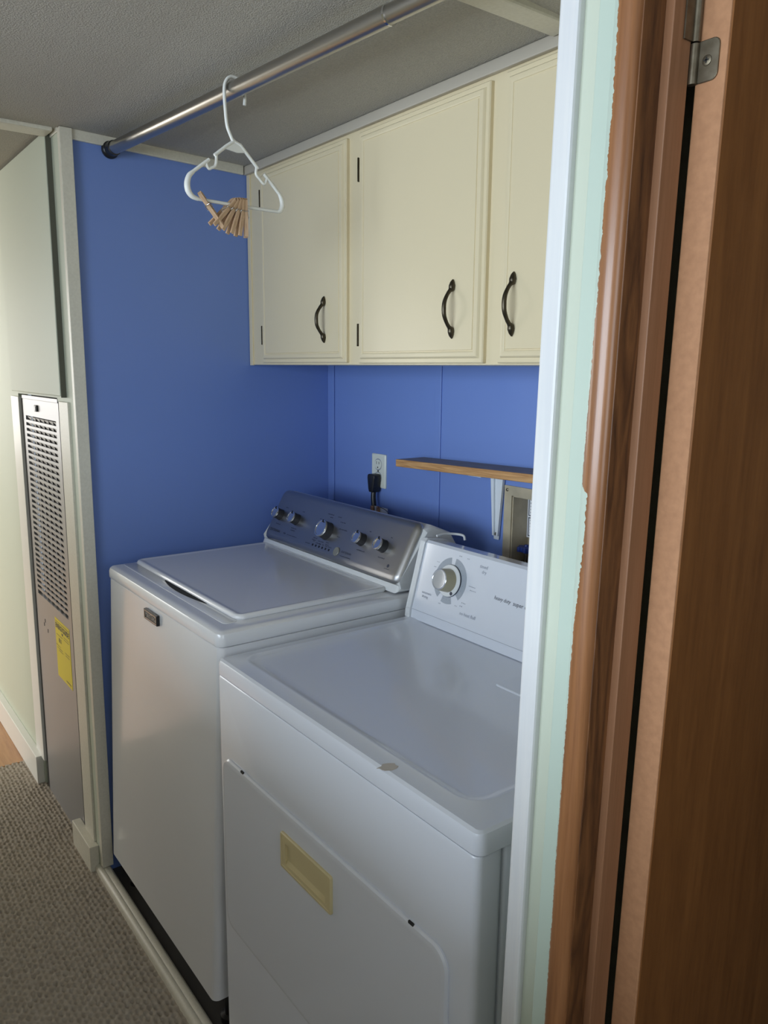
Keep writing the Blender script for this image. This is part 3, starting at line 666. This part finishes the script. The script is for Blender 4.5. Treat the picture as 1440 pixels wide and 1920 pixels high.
    bm = NB(); prof = [(.494, ZT-.001), (.497, .934), (.5385, 1.089), (.545, 1.094), (.595, 1.086), (.606, 1.078), (.620, ZT-.001)]
    prism(bm, prof, frame((cx0, 0, 0), (0, 1, 0), (0, 0, 1)), cx1-cx0)
    con = obj('console', bm, mat('glossy_console', (0.70, 0.735, 0.82), .25, coat=.8), d)
    bm = NB(); prof = [(.489, ZT-.001), (.491, .934), (.494, .936), (.534, 1.092), (.543, 1.099), (.592, 1.091), (.612, 1.085), (.626, ZT-.001)]
    bm.free()
    for x in (.789, 1.540):
        bm = NB(); prism(bm, prof, frame((x, 0, 0), (0, 1, 0), (0, 0, 1)), .0165)
        bmesh.ops.bevel(bm, geom=list(bm.edges), offset=.0015, segments=2, profile=.5, affect='EDGES')
        obj('end_cap', bm, M_plast, d)
    bm = NB(); tube(bm, smooth_pts([(.80, .575, 1.099), (.80, .60, 1.101), (.806, .625, 1.099), (.822, .64, 1.096), (.826, .642, 1.085)], 4), .003, 8); obj('trim_lip', bm, M_plast, d, 40)
    Mf = frame((0, B.y, B.z), (1, 0, 0), e2)
    fh = .0003
    bm = NB()
    q = [bm.verts.new(Mf @ Vector(p)) for p in ((cx0, .001, fh), (cx1, .001, fh), (cx1, .0018, fh), (cx0, .0018, fh))]; bm.faces.new(q)
    kx, ky = .912, .091
    def arc(a0, a1, r0, r1, h, dots):
        ns = 16; lo = []; hi = []
        for i in range(ns+1):
            a = a0+(a1-a0)*i/ns; lo.append(bm2.verts.new(Mf @ Vector((kx+r0*math.cos(a), ky+r0*math.sin(a), h)))); hi.append(bm2.verts.new(Mf @ Vector((kx+r1*math.cos(a), ky+r1*math.sin(a), h))))
        for i in range(ns): bm2.faces.new((lo[i], hi[i], hi[i+1], lo[i+1]))
        for i in range(dots):
            a = a0+(a1-a0)*(i+.5)/dots; lathe(bm, Mf @ Matrix.Translation((kx+.043*math.cos(a), ky+.043*math.sin(a), h)), [(.0011, .0002), (0, .0003)], 8)
    bm2 = NB()
    D2 = math.radians
    arc(D2(-44), D2(84), .035, .0525, fh, 8); arc(D2(100), D2(236), .035, .0525, fh, 0); arc(D2(252), D2(292), .035, .0525, fh, 3)
    obj('dial_scale', bm2, M_dialgrey, con)
    for s, t, ww in ((.93, .151, .010), (.955, .150, .008), (.985, .093, .022), (.99, .085, .020), (.97, .053, .014), (.964, .045, .010), (.862, .125, .010), (.855, .112, .009), (.895, .035, .008), (.948, .042, .008)): dashes(bm, Mf, s, t, ww, .0022, h=fh+.0002)
    text(bm, 'timed', Mf, 1.006, .142, .0105, 1, align='CENTER', h=fh+.0002); text(bm, 'dry', Mf, 1.010, .131, .0105, 1, align='CENTER', h=fh+.0002)
    text(bm, 'automatic', Mf, .846, .047, .0085, 1, align='CENTER', h=fh+.0002); text(bm, 'drying', Mf, .842, .038, .0085, 1, align='CENTER', h=fh+.0002)
    text(bm, 'no heat fluff', Mf, .989, .030, .0105, 1, align='CENTER', h=fh+.0002)
    obj('console_print', bm, M_inklt, con)['kind'] = 'stuff'
    bm = NB(); text(bm, 'heavy duty', Mf, 1.054, .087, .0118, .92, shear=.2, h=fh+.0002); text(bm, 'super capacity', Mf, 1.1085, .0865, .0128, 1.0, h=fh+.0002)
    dashes(bm, Mf, 1.175, .072, .03, .004, h=fh+.0002)
    obj('console_name', bm, M_ink, con)['kind'] = 'stuff'
    Mk = Mf @ Matrix.Translation((kx, ky, 0))
    bm = NB(); lathe(bm, Mk, [(.0365, 0), (.0365, .004), (.035, .0055), (.028, .006), (0, .006)], 40); k = obj('timer_knob', bm, M_plast, d, 35)
    bm = NB(); lathe(bm, Mk, [(.0368, .0005), (.0372, .002), (.0368, .0035)], 40); obj('skirt_ring', bm, M_ink, k)
    bm = NB(); lathe(bm, Mk, [(.0265, .006), (.0262, .012), (.0245, .030), (.0235, .033)], 40); obj('knob_grip', bm, M_tan, k, 40)
    bm = NB(); lathe(bm, Mk, [(.0232, .0325), (.0235, .0338), (.0222, .0345), (.0212, .0338), (.019, .0336), (0, .0342)], 40); obj('knob_cap', bm, mat('grey_cap', (.55, .57, .62), .12, .4), k, 35)
    bm = NB(); lathe(bm, Mk @ Matrix.Translation((.018, -.026, .006)), [(.0042, 0), (.004, .0005), (0, .0006)], 14); obj('knob_marker', bm, M_ink, k)
    for fx in (X0+.04, X1-.04):
        for fy in (Y0+.04, Y1-.05):
            bm = NB(); lathe(bm, frame((fx, fy, .004), (1, 0, 0), (0, 1, 0)), [(.02, 0), (.02, .012), (.01, .015), (.01, .04)], 14); obj('foot', bm, M_black, d, 40)
    # scuffs: worn patch on the front edge, pencil-thin scratches
    bm = NB(); rg = random.Random(5)
    pts = [(.011*math.cos(a)*(1+.3*rg.uniform(-1, 1))+.0, .015*math.sin(a)*(1+.35*rg.uniform(-1, 1))) for a in [2*PI*i/14 for i in range(14)]]
    prism(bm, pts, frame((1.346, .0185, ZT), (1, 0, 0), (0, 1, 0)), .0003)
    obj('worn_patch', bm, mat('worn_paint', (.52, .47, .42), .6), d)
    bm = NB()
    for (xa, za, xb, zb) in ((1.536, .845, 1.538, .80), (1.5365, .80, 1.5355, .75), (1.51, .80, 1.525, .79), (1.5355, .74, 1.537, .70)):
        prism(bm, [(xa, za), (xa+.0012, za), (xb+.0012, zb), (xb, zb)], frame((0, Y0+.0012, 0), (1, 0, 0), (0, 0, 1)), .0004)
    obj('scratches', bm, mat('scratch_grey', (.25, .25, .27), .7), d)['kind'] = 'stuff'
dryer()

# ================================================================== ROD, HANGER, CLOTHESPINS
def rod():
    A = Vector((.004, .107, 2.047)); Bp = Vector((1.655, .232, 2.036)); dr = (Bp-A).normalized(); J = A+dr*1.106
    r = empty('clothes_rod', A, 'metal tension rod across the top of the alcove', 'rod')
    bm = NB(); tube(bm, [A+dr*.012, J], .0162, 24); obj('outer_tube', bm, M_rod, r, 40)
    bm = NB(); tube(bm, [J-dr*.02, Bp-dr*.012], .0148, 24); obj('inner_tube', bm, M_rod, r, 40)
    bm = NB(); tube(bm, [J-dr*.003, J+dr*.001], .0167, 24); obj('rolled_edge', bm, M_chrome, r, 40)
    z = Vector((0, 0, 1)); e1 = dr.cross(z).normalized()
    for P, s in ((A, 1), (Bp, -1)):
        bm = NB(); Mx = frame(P, e1, (dr*s).cross(e1)); lathe(bm, Mx, [(.0225, -.003), (.0225, .003), (.0205, .006), (.0185, .008), (.0185, .030), (.0165, .031)], 24); obj('end_cap', bm, M_black, r, 40)
rod()
HX = .63
def hanger():
    h = empty('clothes_hanger', (HX, .15, 1.82), 'small white plastic hanger on the metal rod', 'hanger')
    X = lambda pts: [(HX, y, z) for y, z in pts]
    bm = NB(); tube(bm, smooth_pts(X([(.1775, 2.018), (.1785, 2.032), (.176, 2.050), (.168, 2.0635), (.154, 2.0672), (.142, 2.0625), (.1345, 2.049), (.133, 2.03), (.1345, 2.0), (.1375, 1.972), (.145, 1.954), (.151, 1.942)]), 4), .0034, 10); obj('hook', bm, M_hang, h, 60)
    bm = NB()
    tube(bm, X([(.151, 1.944), (.135, 1.933), (.108, 1.911)]), .0036, 10)
    tube(bm, smooth_pts(X([(.112, 1.914), (.1115, 1.902), (.109, 1.891), (.101, 1.886), (.095, 1.8835), (.0905, 1.890), (.089, 1.897)]), 3), .0030, 10)
    tube(bm, X([(.096, 1.901), (.082, 1.890), (.060, 1.8725)]), .0036, 10)
    tube(bm, X([(.150, 1.945), (.166, 1.940), (.206, 1.900)]), .0036, 10)
    tube(bm, smooth_pts(X([(.203, 1.902), (.201, 1.889), (.208, 1.881), (.219, 1.8715), (.2235, 1.875), (.226, 1.881)]), 3), .0030, 10)
    tube(bm, X([(.2195, 1.8915), (.236, 1.876), (.257, 1.855)]), .0036, 10)
    obj('shoulders', bm, M_hang, h, 60)
    bm = NB(); tube(bm, smooth_pts(X([(.061, 1.873), (.052, 1.864), (.0475, 1.850), (.049, 1.836), (.057, 1.826), (.070, 1.822)]), 4), [.0040+.0022*math.sin(PI*i/20) for i in range(21)], 10); obj('end_bend', bm, M_hang, h, 60)
    bm = NB(); tube(bm, smooth_pts(X([(.256, 1.856), (.2615, 1.845), (.263, 1.833), (.259, 1.823), (.252, 1.8195)]), 4), [.0038+.0016*math.sin(PI*i/16) for i in range(17)], 10); obj('end_bend', bm, M_hang, h, 60)
    bm = NB(); tube(bm, X([(.068, 1.8222), (.16, 1.8200), (.253, 1.8195)]), .0035, 10); obj('bar', bm, M_hang, h, 60)
    bm = NB(); prism(bm, [(.151, 1.950), (.146, 1.944), (.126, 1.927), (.138, 1.9265), (.158, 1.9235), (.176, 1.926), (.178, 1.929)], frame((HX-.0018, 0, 0), (0, 1, 0), (0, 0, 1)), .0036); obj('neck_web', bm, M_hang, h)
hanger()
def clothespin(label):
    root = empty('clothespin', (0, 0, 0), label, 'clothespin', 'wooden clothespins on the hanger')
    # local: origin at the bar, jaws up to z=.014, legs down to -.062 ; prongs lie at +-x
    for s in (-1, 1):
        bm = NB(); pr = [(s*.0034, 0.0), (s*.0005, .006), (s*.0005, .013), (s*.0022, .017), (s*.0085, .012), (s*.0090, -.012), (s*.0108, -.061), (s*.0064, -.061), (s*.0030, -.024), (s*.0012, -.018), (s*.0012, -.008)]
        if s < 0: pr = pr[::-1]
        prism(bm, pr, frame((0, .0038, 0), (1, 0, 0), (0, 0, 1)), .0076)
        obj('prong', bm, M_pin, root)
    bm = NB(); pts = []
    for i in range(25): a = 2*PI*i/8; pts.append((.0032*math.cos(a), -.006+.0005*i, -.021+.0032*math.sin(a)))
    tube(bm, pts, .0008, 6); tube(bm, [(.003, -.006, -.020), (.0103, -.0055, -.010), (.0103, .0055, -.010)], .0008, 6); tube(bm, [(-.003, .006, -.020), (-.0103, .0055, -.010), (-.0103, -.0055, -.010)], .0008, 6)
    obj('spring', bm, M_chrome, root, 60)
    return root
def place(root, y, z, tilt, spin, label):
    r = root.copy(); link(r)
    for ch in root.children:
        c = ch.copy(); link(c); c.parent = r
    r['label'] = label; r.location = (HX, y, z); r.rotation_euler = (Matrix.Rotation(tilt, 3, 'X') @ Matrix.Rotation(spin, 3, 'Z')).to_euler()
    return r
pin = clothespin('x')
R_ = math.radians
pins = [(.083, 1.823, 40, -35, 'wooden clothespin hanging apart at the left end of the hanger bar'),
        (.1405, 1.8205, -44, 14, 'leftmost and most slanted clothespin of the fanned bunch'),
        (.1495, 1.8202, -32, 12, 'second clothespin from the left in the fanned bunch'),
        (.1583, 1.8202, -20, 8, 'middle clothespin of the fanned bunch'),
        (.1665, 1.8200, -10, 6, 'second clothespin from the right in the fanned bunch'),
        (.1748, 1.8200, 0, -20, 'rightmost clothespin of the bunch, hanging straight down')]
for i, (y, z, t, sp, lb) in enumerate(pins):
    if i == 0:
        pin.location = (HX, y, z); pin.rotation_euler = (Matrix.Rotation(R_(t), 3, 'X') @ Matrix.Rotation(R_(sp), 3, 'Z')).to_euler(); pin['label'] = lb
    else: place(pin, y, z, R_(t), R_(sp), lb)

# ================================================================== SHELF, OUTLET, UTILITY BOX
def shelf():
    s = empty('wall_shelf', (.9, .74, 1.23), 'short wooden shelf board on a white bracket above the dryer', 'shelf')
    bm = NB(); box(bm, .492, 1.40, .686, DY-.002, 1.227, 1.247, bev=.0012, seg=1)
    for v in bm.verts: v.co.z += .026*(v.co.x-.5)
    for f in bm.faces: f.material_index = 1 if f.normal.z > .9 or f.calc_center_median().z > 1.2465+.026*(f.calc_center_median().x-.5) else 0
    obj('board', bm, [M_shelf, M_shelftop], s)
    bm = NB()
    x = .791; zt = 1.2345
    Mb = frame((x, DY-.003, 0), (1, 0, 0), (0, 0, 1))
    # wall leg: tapering pressed channel, with a rib down its middle
    prism(bm, [(-.0225, zt), (-.0085, 1.064), (.0085, 1.064), (.0225, zt)], Mb, .0025)
    prism(bm, [(-.0225, zt), (-.0095, 1.074), (-.004, 1.074), (-.011, zt)], frame((x, DY-.005, 0), (1, 0, 0), (0, 0, 1)), .006)
    prism(bm, [(.011, zt), (.004, 1.074), (.0095, 1.074), (.0225, zt)], frame((x, DY-.005, 0), (1, 0, 0), (0, 0, 1)), .006)
    box(bm, x-.0225, x+.0225, .70, DY-.002, zt-.003, zt)
    b = obj('bracket', bm, mat('white_bracket', (.72, .76, .80), .35), s)
    bm = NB(); lathe(bm, frame((x, DY-.0055, 1.078), (1, 0, 0), (0, 0, 1)), [(.0048, 0), (.0044, .0015), (.002, .003), (0, .003)], 14); obj('screw', bm, M_hinge, b, 40)
shelf()
def outlet():
    o = empty('power_outlet', (.281, DY, 1.185), 'ivory double power outlet on the blue wall', 'outlet')
    bm = NB(); Mo = frame((.281, DY, 1.185), (1, 0, 0), (0, 0, 1)); rr(bm, Mo, .071, .103, .003, [(0, 0), (0, .003), (.002, .005), (.005, .006), (.006, .006)], seg=2); obj('cover_plate', bm, M_plate, o, 30)
    for dz in (.020, -.020):
        bm = NB(); Mr = Mo @ Matrix.Translation((0, dz, .006)); lathe(bm, Mr @ Matrix.Diagonal((1, .88, 1, 1)), [(.0172, 0), (.0172, .001), (.0165, .0018), (0, .0018)], 24); r = obj('socket', bm, M_plate, o, 40)
        bm = NB()
        for x, hh in ((-.006, .0045), (.006, .0038)): prism(bm, [(x-.001, .002-hh), (x+.001, .002-hh), (x+.001, .002+hh), (x-.001, .002+hh)], Mr @ Matrix.Translation((0, .003, .0018)), .0003)
        lathe(bm, Mr @ Matrix.Translation((0, -.009, .0018)), [(.0026, 0), (.0026, .0003), (0, .0003)], 10); obj('slots', bm, M_dark, r)
        bm = NB(); lathe(bm, Mr, [(.0182, -.0003), (.0182, .0003), (.0174, .0003)], 24); obj('socket_gap', bm, M_inklt, r)
    bm = NB(); lathe(bm, Mo @ Matrix.Translation((0, 0, .006)), [(.003, 0), (.0025, .0012), (0, .0014)], 12); obj('screw', bm, M_hinge, o, 40)
outlet()
def utility_box():
    u = empty('washer_outlet_box', (.93, DY, 1.09), 'tan recessed water outlet box under the wooden shelf', 'outlet box')
    bm = NB()
    for a in ((.813, OX0, .96, 1.207), (OX1, 1.075, .96, 1.207), (OX0, OX1, OZ1, 1.207), (OX0, OX1, .96, OZ0)): box(bm, a[0], a[1], DY-.004, DY+.002, a[2], a[3])
    obj('flange', bm, M_box, u)
    bm = NB(); box(bm, OX0, OX0+.003, DY, DY+.058, OZ0, OZ1); box(bm, OX1-.003, OX1, DY, DY+.058, OZ0, OZ1); box(bm, OX0, OX1, DY, DY+.058, OZ1-.003, OZ1); box(bm, OX0, OX1, DY, DY+.058, OZ0, OZ0+.003); box(bm, OX0, OX1, DY+.075, DY+.058, OZ0, OZ1)
    obj('recess', bm, M_box, u)
    for z in (1.196,):
        bm = NB(); lathe(bm, frame((.823, DY-.004, z), (1, 0, 0), (0, 0, 1)), [(.0042, 0), (.004, .0012), (.002, .0022), (0, .0022)], 14); obj('screw', bm, M_hinge, u, 40)
    # instruction sticker
    yb = DY+.0525
    M = frame((.8455, yb, 1.118), (1, 0, 0), (0, 0, 1))
    bm = NB(); prism(bm, [(-.004, -.046), (.055, -.046), (.055, .062), (-.004, .062)], M, .0006); st = obj('sticker', bm, M_tagp, u, label='white printed sticker')
    bm = NB()
    def ringb(x0, x1, y0, y1, t):
        for a in ((x0, x1, y0, y0+t), (x0, x1, y1-t, y1), (x0, x0+t, y0, y1), (x1-t, x1, y0, y1)):
            q = [bm.verts.new(M @ Vector(p)) for p in ((a[0], a[2], .001), (a[1], a[2], .001), (a[1], a[3], .001), (a[0], a[3], .001))]; bm.faces.new(q)
    ringb(.0, .05, .010, .058, .0022); ringb(.0, .05, -.042, .006, .0022)
    for b0 in (.012, -.040):
        for j in range(5): dashes(bm, M, .024, b0+.007+j*.008, .036, .003, h=.001, n=6)
    obj('sticker_print', bm, M_ink, st)['kind'] = 'stuff'
    # valve
    bm = NB(); VX = .868; Mv = frame((VX, DY+.025, 1.048), (1, 0, 0), (0, 1, 0)); lathe(bm, Mv, [(.006, -.010), (.006, -.006), (.0185, -.005), (.020, .002), (.0185, .007), (.006, .008), (.005, .012), (0, .012)], 16)
    for k in range(6):
        a = 2*PI*k/6; lathe(bm, Mv @ Matrix.Translation((.0185*math.cos(a), .0185*math.sin(a), 0)), [(.0055, -.005), (.006, 0), (.0055, .007)], 8)
    v = obj('valve_handle', bm, M_valveblue, u, 40, label='blue valve handle')
    bm = NB(); tube(bm, [(VX, DY+.025, 1.04), (VX, DY+.025, 1.012)], .006, 10); tube(bm, [(VX, DY+.025, 1.018), (VX, DY+.025, .985)], .012, 8); tube(bm, [(VX, DY+.05, 1.0), (VX, DY+.0, 1.0)], .010, 10); tube(bm, [((VX+.018), DY+.03, 1.03), ((VX+.018), DY+.03, .985)], .014, 10)
    obj('valve_body', bm, M_hinge, u, 40)
utility_box()
